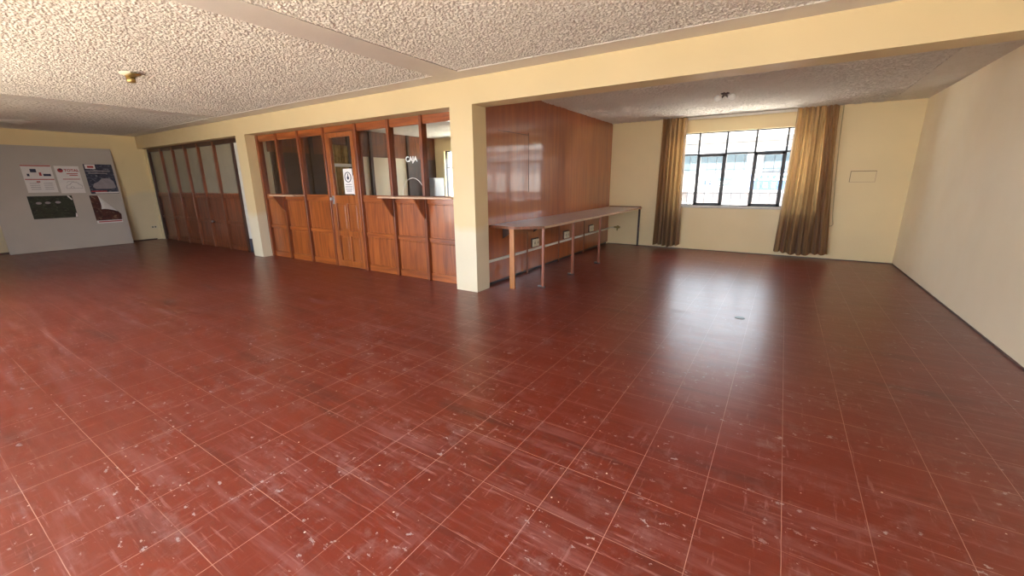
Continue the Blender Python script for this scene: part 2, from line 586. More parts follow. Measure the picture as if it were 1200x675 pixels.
RELIEF = 0.008
rough_cast('ceiling', XL, -25.6, -6, YB, 0.010, 1)
rough_cast('ceiling', -26.0, XR, -4.6, YB, 0.0052, 2)
rough_cast('ceiling', XW, XR, YC, YW, 0.010, 3, 1.5)
rough_cast('ceiling', C1B, XW - 0.2, YC, YW, 0.03, 4)
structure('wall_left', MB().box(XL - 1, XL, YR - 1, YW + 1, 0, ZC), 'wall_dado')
structure('wall_right', MB().box(XR, XR + 1, YR - 1, YW + 1, 0, ZC), 'wall_right')
structure('wall_front', wall_with_hole(MB(), XL, XR, YW, YW + 0.8, 0, ZC, [W2, W1]), 'wall')
structure('wall_rear', wall_with_hole(MB(), XL, XR, YR - 0.8, YR, 0, ZC, [(a, b, RZ[0], RZ[1]) for a, b in RW]), 'wall')
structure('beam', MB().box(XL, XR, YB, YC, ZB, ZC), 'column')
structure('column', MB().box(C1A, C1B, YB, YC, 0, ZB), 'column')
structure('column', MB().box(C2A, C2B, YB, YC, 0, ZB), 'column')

# smooth plaster bands between the rough cast ceiling fields
ZT = ZC - 0.042
k = 1
for x0, x1, y0, y1 in [(-8.25, -7.05, YR, YB - 0.9), (-26.6, -25.6, YR, YB - 0.9), (XL, XR, YB - 0.9, YB),
                       (7.55, XR, YC, YW - 0.0), (XL, -41.6, YR, YB - 0.9), (7.55, XR, YR, YB - 0.9), (XW, 7.55, YC, YC + 0.35)]:
    structure('trim_%d' % k, MB().box(x0, x1, y0, y1, ZT, ZC + 0.05), 'plaster')
    k += 1

# thin grimy skirting line at the foot of the painted walls
structure('baseboard_right', MB().box(XR - 0.03, XR, YR, YW, 0, 0.045), 'skirt')
structure('baseboard_front', MB().box(XW, XR - 0.05, YW - 0.05, YW, 0, 0.04), 'skirt')
structure('baseboard_left', MB().box(XL, XL + 0.05, YR, YB, 0, 0.10), 'skirt')

structure('added_sun_blocker', MB().box(XL - 1, XR + 1, YR - 3.2, YR - 0.8, ZC + 0.2, ZC + 0.6), 'plaster')  # unseen overhang added to keep direct sun out of the rear windows
structure('added_bounce_slab', MB().box(XL - 20, XR + 25, YR - 45, YR - 1.0, -0.6, -0.1), 'added_bounce_slab')  # unseen pale slab added to throw sunlight up onto the ceiling

# ------------------------------------------------------------------ street outside the window
structure('ground', MB().box(-90, 90, YW + 1.2, 110, -11.2, -11), 'road')
fac = empty('street_building', -4, 53, -11, 'pale street building with blue signs seen through the window', 'building')
b = MB()
b.box(-40, 40, 53, 62, -11, 11.6)
b.build('wall', 'facade', fac)
MB().box(-40, 40, 52.4, 53, -11, 3.1).build('shutter', 'facade_low', fac)
MB().box(-40, 40, 51.9, 53, 3.1, 3.35).build('ledge', 'facade', fac)
MB().box(-40, 40, 51.6, 53, 9.4, 9.75).build('ledge', 'facade', fac)
for x0, x1 in [(-12.5, -10.2), (-8.8, -6.4), (-5.9, -3.4), (-2.95, -0.8), (1.0, 4.6), (6.0, 8.6)]:
    wf = MB().box(x0 - 0.15, x1 + 0.15, 52.8, 53.05, 5.5, 7.95).build('window', 'facade', fac)
    MB().box(x0, x1, 52.7, 52.85, 5.65, 7.8).build('pane', 'facade_glass', wf)


def text(name, body, size, loc, rot, mat, parent=None, extrude=0.002, align='CENTER', sx=1.0, label=None):
    cu = bpy.data.curves.new(name, 'FONT')
    cu.body = body
    cu.size = size
    cu.extrude = extrude
    cu.align_x = align
    cu.align_y = 'CENTER'
    cu.offset = size * 0.03
    tmp = bpy.data.objects.new(name, cu)
    COL.objects.link(tmp)
    bpy.context.view_layer.update()
    me = bpy.data.meshes.new_from_object(tmp)
    bpy.data.objects.remove(tmp)
    me.name = name
    me.materials.clear()
    me.materials.append(M[mat])
    o = bpy.data.objects.new(name, me)
    COL.objects.link(o)
    o.rotation_euler = rot
    o.scale = (sx, 1, 1)
    p = Vector(loc) * S
    if parent is not None:
        o.parent = parent
        p -= world_loc(parent)
    o.location = p
    if label: o['label'] = label
    return o


R90 = math.pi / 2
sg = MB().box(-0.1, 6.6, 52.0, 52.35, 3.35, 5.3, 0.05).build('sign_board', 'sign_blue', fac)
text('lettering', 'PODOLO', 0.30, (2.0, 51.97, 4.78), (R90, 0, 0), 'sign_white', sg, 0.004, sx=0.82)
for ch in [[(0.75, 0.87, 3.6, 4.25)], [(1.3, 1.7, 4.13, 4.25), (1.6, 1.72, 3.9, 4.25), (1.3, 1.42, 3.6, 3.95), (1.3, 1.75, 3.6, 3.7)],
           [(2.1, 2.5, 4.13, 4.25), (2.4, 2.52, 3.9, 4.25), (2.1, 2.22, 3.6, 3.95), (2.1, 2.55, 3.6, 3.7)]]:
    b = MB()
    for x0, x1, z0, z1 in ch: b.box(x0, x1, 51.96, 52.02, z0, z1)
    b.build('digit', 'sign_white', sg)
s2 = MB().box(-3.65, -2.05, 52.0, 52.35, 3.85, 4.85, 0.05).build('sign_board', 'sign_teal', fac)
MB().box(-3.4, -2.3, 51.95, 52.02, 4.3, 4.42).box(-3.4, -2.6, 51.95, 52.02, 4.08, 4.18).build('lettering', 'sign_white', s2)
s3 = MB().box(-5.5, -3.95, 52.0, 52.35, 3.75, 4.8, 0.05).build('sign_board', 'facade', fac)
MB().box(-5.2, -4.9, 51.95, 52.02, 4.0, 4.5).box(-4.7, -4.25, 51.95, 52.02, 4.0, 4.15).box(-4.55, -4.4, 51.95, 52.02, 4.0, 4.6).build('lettering', 'sign_blue', s3)
for i, (z0, z1) in enumerate([(8.6, 9.2), (8.9, 8.4)]):
    pts = [(-30 + 60 * q / 20, 44 + 4 * i, z0 + (z1 - z0) * q / 20 - 1.2 * math.sin(math.pi * q / 20)) for q in range(21)]
    tag(MB().tube(pts, 0.03, 6).rebase('power_cable', 'grille', -30, 44 + 4 * i, z0),
        ['upper dark power cable crossing the street outside the window', 'lower dark power cable crossing the street outside the window'][i], 'cable', 'street cables outside the window')

# ------------------------------------------------------------------ the window
y0, y1 = YW + 0.25, YW + 0.42
win = MB()
x0, x1, z0, z1 = W1
FR = 0.06
win.box(x0, x1, y0, y1, z0, z0 + FR).box(x0, x1, y0, y1, z1 - FR, z1).box(x0, x0 + FR, y0, y1, z0, z1).box(x1 - FR, x1, y0, y1, z0, z1)
XM = [-1.57, 0.05, 1.66, 3.27]
ZTR = 6.2
for x in XM: win.box(x - 0.05, x + 0.05, y0, y1, z0, z1)
win.box(x0, x1, y0, y1, ZTR - 0.045, ZTR + 0.045)
w1 = structure('window_1', win, 'iron')
MB().box(x0 + 0.02, x1 - 0.02, y0 + 0.07, y0 + 0.09, z0 + 0.02, z1 - 0.02).build('pane', 'panes', w1)
for xa, xb, hx in [(XM[0], XM[1], XM[1] - 0.06), (XM[2], XM[3], XM[2] + 0.06)]:
    q = MB()
    T = 0.15
    ya, yb = y0 - 0.08, y0 + 0.06
    q.box(xa, xb, ya, yb, z0 + 0.03, z0 + 0.03 + T, 0.01).box(xa, xb, ya, yb, ZTR - T, ZTR, 0.01)
    q.box(xa, xa + T, ya, yb, z0 + 0.03, ZTR, 0.01).box(xb - T, xb, ya, yb, z0 + 0.03, ZTR, 0.01)
    sash = q.build('window_sash', 'iron', w1)
    MB().box(hx - 0.04, hx + 0.04, ya - 0.10, ya, 4.15, 4.5, 0.02).box(hx - 0.03, hx + 0.03, ya - 0.16, ya - 0.08, 4.0, 4.3, 0.02).build('handle', 'black', sash)
g = MB()
yg = YW + 0.62
xs = [x0 + 0.55, x0 + 1.1]
for a, c in zip(XM, XM[1:] + [XM[3] + 1.61]):
    xs += [a + (c - a) / 3, a + (c - a) * 2 / 3]
for x in xs: g.box(x - 0.014, x + 0.014, yg, yg + 0.04, z0, ZTR)
for z in (3.75, 5.25, 6.88): g.box(x0, x1, yg, yg + 0.04, z - 0.015, z + 0.015)
g.build('window_grille', 'grille', w1)
MB().box(x0, x1, YW - 0.12, YW + 0.3, z0 - 0.14, z0, 0.02).build('window_sill', 'pale_strip', w1)

# rear windows that let the daylight in
for i, (a, c) in enumerate(RW):
    q = MB()
    for xx in (a, (a + c) / 2, c): q.box(xx - 0.06, xx + 0.06, YR - 0.5, YR - 0.3, RZ[0], RZ[1])
    for zz in RZ: q.box(a, c, YR - 0.5, YR - 0.3, zz - 0.06, zz + 0.06)
    structure('window_%d' % (i + 3), q, 'iron')

# curtain rail and curtains
rail = MB().box(-3.9, 5.4, YW - 0.24, YW - 0.12, ZC - 0.2, ZC - 0.055, 0.02)
rail_o = tag(rail.rebase('curtain_rail', 'white', 0.9, YW - 0.18, ZC - 0.1), 'white curtain rail along the ceiling above the barred window', 'curtain rail')


def curtain(x0t, x1t, x0b, x1b, zt, zb, label, folds, seed, parent_y):
    rn = random.Random(seed)
    ph = [rn.uniform(0, 6.28) for _ in range(8)]
    am = [rn.uniform(0.5, 1.0) for _ in range(8)]
    edge = [rn.uniform(-1, 1) for _ in range(4)]

    def fn(u, v):                            # u across, v from top to bottom
        e = v ** 1.3
        a = x0t + (x0b - x0t) * e
        c = x1t + (x1b - x1t) * e
        uu = u + 0.018 * math.sin(2 * math.pi * u * 3 + ph[5]) + 0.006 * math.sin(v * 5 + ph[4]) * math.sin(math.pi * u)
        s = math.sin(2 * math.pi * folds * uu + ph[0] + 0.5 * math.sin(v * 3 + ph[1]))
        s2 = math.sin(2 * math.pi * folds * 0.47 * uu + ph[2])
        s3 = math.sin(2 * math.pi * folds * 2.3 * uu + ph[3] + v * 1.2)
        depth = 0.26 + 0.06 * v
        y = parent_y + depth * (0.75 * math.copysign(abs(s) ** 0.8, s) + 0.35 * s2 + 0.18 * s3)
        x = a + (c - a) * u + 0.03 * math.cos(2 * math.pi * folds * uu + ph[0])
        z = zt + (zb - zt) * v + (0.06 * math.sin(2 * math.pi * u * 1.3 + ph[6]) + 0.02 * s) * v
        return (x, y, z)
    o = MB().grid(fn, 150, 36).rebase('curtain', 'curtain', (x0b + x1b) / 2, parent_y, zb, smooth=True)
    tag(o, label, 'curtain', 'window curtains')
    return o


curtain(-3.78, -2.30, -3.84, -2.14, ZC - 0.1, 0.26, 'narrow golden brown curtain gathered left of the window', 6, 3, YW - 0.70)
curtain(3.55, 5.45, 3.38, 6.06, ZC - 0.1, 0.30, 'wide golden brown curtain flaring out right of the window', 7, 11, YW - 0.70)

# pull cord beside the right curtain
pts = [(5.62, YW - 0.10, ZC - 0.05), (5.70, YW - 0.08, 6.5), (5.83, YW - 0.07, 4.5), (5.98, YW - 0.07, 2.6), (6.08, YW - 0.07, 2.05),
       (6.02, YW - 0.07, 1.95), (5.85, YW - 0.08, 1.93)]
MB().tube(pts, 0.02, 6).build('pull_cord', 'cord', rail_o, label='thin cream pull cord')

# cover plate in the wall
cp = empty('cover_plate', 7.0, YW, 4.4, 'cream rectangular cover plate set in the wall right of the window', 'cover plate')
MB().box(6.47, 7.55, YW - 0.02, YW, 4.42, 4.98).build('plate', 'wall', cp)
MB().box(6.45, 7.57, YW - 0.03, YW, 4.98, 5.005).box(6.45, 6.47, YW - 0.03, YW, 4.40, 5.0).build('edge_shading_strip', 'wood_old', cp)  # dark strips paint the shadow along the plate's top and left edges
MB().box(6.47, 7.57, YW - 0.025, YW, 4.40, 4.42).box(7.55, 7.57, YW - 0.025, YW, 4.42, 4.98).build('edge_shading_strip', 'edge', cp)  # paler bottom and right of the same painted rim

# ------------------------------------------------------------------ varnished panel wall beside the office, with its conduit
b = MB().box(XW - 0.18, XW, YC, YW, 0.14, ZC)
pw = structure('wall_office', b, 'plywall')
MB().box(XW - 0.16, XW - 0.10, YC, YW, 0.0, 0.14).build('plinth', 'black', pw)
q = MB()
q.box(XW, XW + 0.012, 12.0, 12.02, 4.1, 6.9).box(XW, XW + 0.012, 9.4, 12.0, 6.78, 6.80)
q.build('sheet_joint', 'wood_dark', pw)
tr = empty('cable_trunking', XW, YC, 1.08, 'long white cable trunking fixed low on the varnished panel wall', 'cable trunking')
MB().box(XW, XW + 0.10, YC + 0.02, YW - 0.1, 1.08, 1.20, 0.02).build('cover', 'white', tr)
for i, y in enumerate((12.62, 16.42, 20.36)):
    so = empty('power_outlet', XW, y, 1.3, 'double white outlet on the panel wall, ' +
               ('nearest the square column', 'middle one of three under the long table', 'farthest one towards the window wall')[i], 'outlet', 'outlets above the trunking')
    MB().box(XW, XW + 0.04, y - 0.36, y + 0.36, 1.24, 1.72).build('backing', 'wood_dark', so)
    for d in (-0.17, 0.17):
        f = MB().box(XW + 0.04, XW + 0.13, y + d - 0.145, y + d + 0.145, 1.27, 1.66, 0.025).build('socket', 'cream_plastic', so)
        MB().box(XW + 0.13, XW + 0.134, y + d - 0.05, y + d - 0.025, 1.41, 1.53).box(XW + 0.13, XW + 0.134, y + d + 0.025, y + d + 0.05, 1.41, 1.53).build('slot', 'black', f)
vp = empty('pipe_fitting', -6.6, YW, 1.1, 'small brass pipe fitting on the window wall at the trunking end', 'pipe fitting')
MB().tube([(XW + 0.05, YW - 0.14, 1.22), (-6.75, YW - 0.12, 1.24)], 0.045).build('pipe', 'cream_plastic', vp, True)
MB().lathe([(0.0, -0.12), (0.1, -0.12), (0.12, -0.02), (0.12, 0.0)], (-6.62, YW, 1.26), 'y', 14).tube([(-6.85, YW - 0.13, 1.26), (-6.42, YW - 0.13, 1.26)], 0.07).tube([(-6.62, YW - 0.13, 1.26), (-6.62, YW - 0.13, 1.02)], 0.05).build('valve', 'brass', vp, True)

# ------------------------------------------------------------------ the long work table
tb = empty('work_table', -6.2, 15.0, 0, 'long grey topped work table against the varnished panel wall', 'table')
TZ = 2.66
top = [(XW + 0.02, 8.55), (-6.0, 8.5), (-5.0, 9.25), (-4.98, YW - 0.03), (XW + 0.02, YW - 0.03)]
MB().prism(top, 'z', TZ, TZ + 0.09).build('table_top', 'laminate', tb)
MB().prism([(-4.995, 9.25), (-4.96, 9.24), (-4.94, YW - 0.03), (-4.975, YW - 0.03)], 'z', TZ - 0.01, TZ + 0.095).build('edge_band', 'edge', tb, label='pale worn front edging')
MB().prism([(XW + 0.02, 8.55), (XW + 0.02, 8.51), (-5.99, 8.46), (-4.96, 9.24), (-4.995, 9.26), (-6.0, 8.5)], 'z', TZ - 0.02, TZ + 0.095).build('edge_band', 'wood_old', tb)
MB().box(-7.3, -4.98, YW - 0.12, YW - 0.04, TZ + 0.09, TZ + 0.15).build('end_strip', 'wood_old', tb)
MB().box(-6.30, -6.06, 8.52, 8.62, 0, TZ, 0.01).build('leg', 'leg_gold', tb, label='broad golden wooden leg')
for (x, y, m, foot) in [(-5.11, 9.42, 'leg_red', True), (-5.08, 12.47, 'leg_red', True), (-5.02, 15.92, 'leg_red', True), (-5.05, 23.66, 'leg_dark', False)]:
    lg = MB().box(x - 0.055, x + 0.055, y - 0.055, y + 0.055, 0.0, TZ, 0.01).build('leg', m, tb)
    if foot:
        MB().box(x - 0.22, x + 0.10, y - 0.07, y + 0.07, 0.0, 0.07, 0.01).build('foot', 'leg_dark', lg)
        MB().box(x - 0.24, x - 0.08, y - 0.075, y + 0.075, 0.07, 0.085).build('foot_plate', 'steel', lg)
for y in (9.6, 12.5, 15.9, 19.8):
    MB().prism([(XW + 0.02, TZ), (XW + 1.0, TZ), (XW + 0.02, TZ - 0.62)], 'y', y - 0.03, y + 0.03).build('bracket', 'wood_dark', tb)
for y in (11.6, 15.2, 18.9):
    MB().box(XW + 0.13, XW + 0.19, y - 0.03, y + 0.03, 0.0, TZ - 0.5).build('rear_leg', 'wood_old', tb)

# ------------------------------------------------------------------ wooden partitions
ZS, ZH = 3.92, 7.44                        # sill and head of the glazed part


def lower_panel(parent, xa, xb, y, mats=('wood', 'woodx')):
    """two raised panels, a mid rail, a bottom rail and a top rail as one bay"""
    bay = MB().box(xa, xb, y + 0.08, y + 0.16, 0.02, ZS).build('lower_panel', mats[0], parent)
    MB().box(xa, xb, y + 0.02, y + 0.10, 0.0, 0.34, 0.015).box(xa, xb, y, y + 0.12, 1.86, 2.06, 0.02).box(xa, xb, y + 0.0, y + 0.12, 3.66, ZS, 0.015).build('rail', mats[1], bay)
    q = MB()
    for z0_, z1_ in ((0.40, 1.80), (2.12, 3.60)):
        q.box(xa + 0.06, xb - 0.06, y + 0.055, y + 0.09, z0_, z1_, 0.02)
    q.build('raised_panel', mats[0], bay)
    return bay


# middle partition: seven bays between the columns, the fourth is the door
PX = [C1B + 0.02, -22.33, -20.08, -17.70, -15.05, -12.65, -10.52, C2A - 0.0]
mp = empty('office_partition', (C1B + C2A) / 2, YP, 0, 'varnished timber and glass office partition between the two cream columns', 'partition')
for i, x in enumerate(PX):
    a, c = x - 0.08, x + 0.08
    if i == 0: a, c = x, x + 0.2
    if i == 7: a, c = x - 0.12, x
    MB().box(a, c, YP - 0.15, YP + 0.20, 0, ZH + 0.06, 0.015).build('post', 'wood_post', mp)
MB().box(PX[0], PX[7], YP - 0.06, YP + 0.14, ZH - 0.24, ZH + 0.06, 0.015).build('head_rail', 'woodx', mp)
for i in (0, 1, 2, 4, 5, 6):
    a, c = PX[i] + (0.2 if i == 0 else 0.08), PX[i + 1] - (0.12 if i == 6 else 0.08)
    lower_panel(mp, a, c, YP - 0.04)
    pn = MB().box(a, c, YP + 0.03, YP + 0.05, ZS, ZH - 0.24).build('glass_pane', 'office_glass', mp)
    MB().box(a, c, YP - 0.03, YP + 0.10, ZS, ZS + 0.08).box(a, c, YP - 0.03, YP + 0.10, ZH - 0.30, ZH - 0.24).build('glazing_bead', 'woodx', pn)
    if i == 5:
        text('lettering', 'CAJA', 0.098, ((a + c) / 2 + 0.25, YP + 0.015, 5.66), (R90, 0, 0), 'sign_white', pn, 0.001, sx=1.0, label='white window lettering')
        xc = (a + c) / 2 + 0.25
        arc = [(xc + 0.72 * math.cos(math.pi * t_ / 16), YP + 0.02, ZS + 0.1 + 0.80 * math.sin(math.pi * t_ / 16)) for t_ in range(17)]
        MB().tube(arc, 0.014, 6).build('hatch_edge', 'white', pn)
# counter ledges with triangular brackets
for xa, xb, posts, dep in [(-22.55, -20.05, (-22.28,), 0.75), (-12.95, C2A - 0.02, (-12.65, -10.52), 0.72)]:
    y_ = YP - 0.1
    led = MB().box(xa, xb, y_ - dep, y_, ZS - 0.02, ZS + 0.06, 0.015).build('counter_ledge', 'edge', mp, label='pale ledge of the service counter')
    for px in posts:
        MB().prism([(YP - 0.18, ZS - 0.02), (YP - 0.80, ZS - 0.02), (YP - 0.18, ZS - 0.95)], 'x', px - 0.05, px + 0.05).build('bracket', 'wood_post', led)
# the door
a, c = PX[3] + 0.10, PX[4] - 0.10
MB().box(a, a + 0.10, YP - 0.10, YP + 0.16, 0, ZH - 0.24, 0.01).box(c - 0.06, c, YP - 0.10, YP + 0.16, 0, ZH - 0.24, 0.01).build('door_frame', 'wood', mp)
a, c = a + 0.13, c - 0.08
dr = MB().box(a, a + 0.26, YP - 0.11, YP + 0.07, 0.05, ZH - 0.27, 0.012).box(c - 0.26, c, YP - 0.11, YP + 0.07, 0.05, ZH - 0.27, 0.012)
dr.box(a, c, YP - 0.105, YP + 0.065, 0.05, 0.38, 0.012).box(a, c, YP - 0.105, YP + 0.065, 1.78, 2.06, 0.012).box(a, c, YP - 0.105, YP + 0.065, 3.56, 3.98, 0.012)
dr.box(a, c, YP - 0.105, YP + 0.065, ZH - 0.5, ZH - 0.27, 0.012).box((a + c) / 2 - 0.10, (a + c) / 2 + 0.10, YP - 0.098, YP + 0.06, 0.3, 3.6, 0.012)
for v in dr.bm.verts: v.co -= Vector(((a + c) / 2, YP, 0))
door = dr.build('door_1', 'wood_door')
door.location = ((a + c) / 2 * S, YP * S, 0)
tag(door, 'varnished timber door with four panels and a glass upper light', kind='structure')
xm = (a + c) / 2
for u0, u1 in ((a + 0.26, xm - 0.10), (xm + 0.10, c - 0.26)):
    for z0_, z1_ in ((0.38, 1.78), (2.06, 3.56)):
        MB().box(u0 - 0.01, u1 + 0.01, YP - 0.01, YP + 0.03, z0_, z1_).box(u0 + 0.10, u1 - 0.10, YP - 0.035, YP, z0_ + 0.10, z1_ - 0.10, 0.025).build('door_panel', 'wood_door', door)
MB().box(a + 0.24, c - 0.24, YP, YP + 0.02, 3.95, ZH - 0.48).build('glass_pane', 'office_glass', door)
h = MB().box(a + 0.02, a + 0.16, YP - 0.13, YP - 0.105, 3.5, 3.95, 0.01).lathe([(0.03, 0.0), (0.03, -0.08), (0.085, -0.12), (0.09, -0.17), (0.05, -0.2)], (a + 0.09, YP - 0.12, 3.78), 'y', 14)
h.build('door_handle', 'steel', door, True)

# notice taped to the door glass
sx0, sx1, sz0, sz1 = -16.42, -15.68, 4.05, 5.35
nt = empty('paper_notice', (sx0 + sx1) / 2, YP - 0.02, sz0, 'white prohibition notice with a ringed black figure on the door glass', 'notice')
MB().box(sx0, sx1, YP - 0.022, YP - 0.008, sz0, sz1).build('sheet', 'paper', nt)
ring = [((sx0 + sx1) / 2 + 0.25 * math.cos(t_ * math.pi / 12), YP - 0.028, 4.92 + 0.25 * math.sin(t_ * math.pi / 12)) for t_ in range(25)]
MB().tube(ring, 0.022, 6).build('ring', 'navy_ink', nt)
MB().lathe([(0.0, -0.01), (0.09, -0.006), (0.09, 0.0)], ((sx0 + sx1) / 2, YP - 0.022, 4.88), 'y', 12).box((sx0 + sx1) / 2 - 0.03, (sx0 + sx1) / 2 + 0.03, YP - 0.03, YP - 0.022, 4.9, 5.1).build('figure', 'navy_ink', nt)
for z_, w_ in ((4.52, 0.25), (4.40, 0.29), (4.28, 0.27), (4.18, 0.22)):
    MB().box((sx0 + sx1) / 2 - w_, (sx0 + sx1) / 2 + w_, YP - 0.027, YP - 0.022, z_, z_ + 0.045).build('text_line', 'grey_ink', nt)
n2 = MB().box(sx1 + 0.03, sx1 + 0.32, YP - 0.022, YP - 0.01, 4.02, 5.0)
tag(n2.rebase('paper_sheet', 'paper', sx1 + 0.17, YP - 0.016, 4.02), 'narrow blank white sheet right beside the prohibition notice', 'paper')

# left partition: six bays, duller, with dim panes
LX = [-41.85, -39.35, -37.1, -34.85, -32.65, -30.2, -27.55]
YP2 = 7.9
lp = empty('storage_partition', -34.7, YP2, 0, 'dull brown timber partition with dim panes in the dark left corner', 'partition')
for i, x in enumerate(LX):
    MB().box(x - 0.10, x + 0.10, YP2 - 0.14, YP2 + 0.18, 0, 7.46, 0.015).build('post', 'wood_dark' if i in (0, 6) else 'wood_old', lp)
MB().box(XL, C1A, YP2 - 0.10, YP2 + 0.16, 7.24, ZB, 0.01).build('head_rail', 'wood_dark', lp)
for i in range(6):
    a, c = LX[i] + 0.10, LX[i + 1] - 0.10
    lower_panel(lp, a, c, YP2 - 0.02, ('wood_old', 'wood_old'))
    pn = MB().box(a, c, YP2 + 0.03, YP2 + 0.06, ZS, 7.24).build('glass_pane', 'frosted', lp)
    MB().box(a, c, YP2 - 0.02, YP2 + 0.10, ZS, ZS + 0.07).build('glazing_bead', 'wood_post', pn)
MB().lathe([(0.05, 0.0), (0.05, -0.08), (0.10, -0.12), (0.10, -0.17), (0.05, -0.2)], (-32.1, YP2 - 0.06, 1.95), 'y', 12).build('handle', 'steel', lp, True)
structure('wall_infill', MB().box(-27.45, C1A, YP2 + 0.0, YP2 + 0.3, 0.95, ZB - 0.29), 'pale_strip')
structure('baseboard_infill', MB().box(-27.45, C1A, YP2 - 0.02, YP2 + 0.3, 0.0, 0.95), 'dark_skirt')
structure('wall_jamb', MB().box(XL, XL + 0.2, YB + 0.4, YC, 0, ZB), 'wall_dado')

# ------------------------------------------------------------------ inside the office, seen through its glass
structure('wall_inner', MB().box(C1A, C1B, YC, YW, 0, ZC), 'wall_inner')
ip = empty('inner_panelling', C1B, 16.0, 0, 'brown timber framing on the inner cream office wall behind the glass', 'panelling')
x0, x1 = C1B + 0.03, C1B + 0.14
MB().box(x0, x1, YC + 0.3, YW, 6.6, ZC - 0.02).build('header', 'wood_old', ip)
MB().box(x0, x1, YC + 0.3, YW, 0.0, 3.28).build('dado_panel', 'wood_old', ip)
for y in (9.0, 11.4, 14.4, 16.45, 20.4):
    MB().box(x0, x1 + 0.12, y - 0.13, y + 0.13, 0.0, ZC - 0.02).build('post', 'wood_dark', ip)
MB().box(x0, x1 + 0.02, 20.53, YW, 3.28, 6.6).build('dark_panel', 'wood_dark', ip)
MB().box(x0, x1 + 0.02, 8.6, 12.9, 3.28, 6.6).build('dark_panel', 'wood_dark', ip)
def ofn(u, v):
    return (x1 + 0.16 + 0.08 * math.sin(u * 32) + 0.03 * math.sin(u * 75), 12.95 + 1.25 * u, 7.3 - 6.2 * v)
oc = MB().grid(ofn, 60, 6).rebase('curtain', 'inner_curtain', x1 + 0.16, 13.5, 1.1, smooth=True)
tag(oc, 'brown curtain hanging inside the office behind the door glass', 'curtain')
tag(MB().box(x1 + 0.27, x1 + 0.33, 12.85, 14.3, 5.78, 6.0).rebase('shelf_rail', 'white', x1 + 0.3, 13.5, 5.8), 'short white rail across the brown curtain inside the office', 'rail')
cb = empty('metal_cupboard', -23.9, YW - 0.8, 0, 'grey metal cupboard inside the office by its bright window', 'cupboard')
MB().box(-24.26, -23.42, YW - 1.3, YW - 0.05, 0, 5.0, 0.03).build('body', 'office_grey', cb)
for xa, xb in ((-24.22, -23.85), (-23.83, -23.46)):
    d = MB().box(xa, xb, YW - 1.36, YW - 1.3, 0.1, 4.94, 0.02).build('door', 'office_grey', cb)
    MB().box(xb - 0.1 if xa < -23.9 else xa + 0.05, xb - 0.05 if xa < -23.9 else xa + 0.1, YW - 1.42, YW - 1.36, 2.4, 2.8, 0.01).build('handle', 'steel', d)
q = MB()
xa, xb, za, zb_ = W2
for x in (xa + 0.05, -21.5, -20.0, -18.5, -17.0, -15.5, xb - 0.05): q.box(x - 0.05, x + 0.05, YW + 0.25, YW + 0.42, za, zb_)
for z in (za + 0.05, 5.9, zb_ - 0.05): q.box(xa, xb, YW + 0.25, YW + 0.42, z - 0.05, z + 0.05)
w2 = structure('window_2', q, 'iron')
MB().box(xa, xb, YW + 0.33, YW + 0.35, za, zb_).build('pane', 'clear', w2)

# ------------------------------------------------------------------ leaning board with its posters
LEAN = math.atan2(1.1, 7.4)
BX = XL + 1.22                             # foot of the board front
UX = Vector((-math.sin(LEAN), 0, math.cos(LEAN)))      # up the board
UN = Vector((math.cos(LEAN), 0, math.sin(LEAN)))       # out of the board


def on_board(y, h, d=0.0):
    return Vector((BX, y, 0.0)) + UX * h + UN * d


def slab(mb, pts, d0, d1):
    lo = [mb.bm.verts.new(on_board(p[0], p[1], d0)) for p in pts]
    hi = [mb.bm.verts.new(on_board(p[0], p[1], d1)) for p in pts]
    n = len(pts)
    mb.bm.faces.new(lo)
    mb.bm.faces.new(hi[::-1])
    for i in range(n):
        mb.bm.faces.new((lo[i], hi[i], hi[(i + 1) % n], lo[(i + 1) % n]))
    return mb


bd = MB()
slab(bd, [(-1.35, 0.02), (5.30, 0.02), (5.50, 7.48), (-1.30, 7.48)], -0.09, 0.0)
tag(bd.rebase('display_board', 'board', BX, 2.0, 0), 'big grey white display board leaning against the dark left wall', 'board')


def sheet_root(y, h, name, label, cat='poster'):
    p = on_board(y, h)
    return empty(name, p.x, p.y, p.z, label, cat, 'posters on the leaning board')


def rect(mb, y0, y1, h0, h1, d=0.012, t=0.006):
    return slab(mb, [(y0, h0), (y1, h0), (y1, h1), (y0, h1)], d, d + t)


def marks(name, mat, parent, rects, d=0.018):
    for y0_, y1_, h0_, h1_ in rects:
        rect(MB(), y0_, y1_, h0_, h1_, d).build(name, mat, parent)


p1 = sheet_root(1.15, 5.2, 'poster', 'white price sheet with red header lines, upper left on the board')
rect(MB(), 0.42, 1.92, 4.2, 6.13).build('sheet', 'paper', p1)
marks('header_line', 'red_ink', p1, [(0.42, 1.90, 6.05, 6.12), (0.46, 1.90, 5.10, 5.16)])
marks('car_picture', 'navy_ink', p1, [(0.82, 1.12, 5.62, 5.86), (0.62, 0.74, 5.35, 5.52), (1.42, 1.80, 5.36, 5.52)])
marks('price_mark', 'red_ink', p1, [(1.22, 1.34, 5.38, 5.62), (0.98, 1.16, 4.92, 5.0)])
marks('text_line', 'grey_ink', p1, [(a_, c_, h_, h_ + 0.03) for h_ in (4.84, 4.7, 4.56, 4.42) for a_, c_ in ((0.62, 1.1), (1.3, 1.75))])

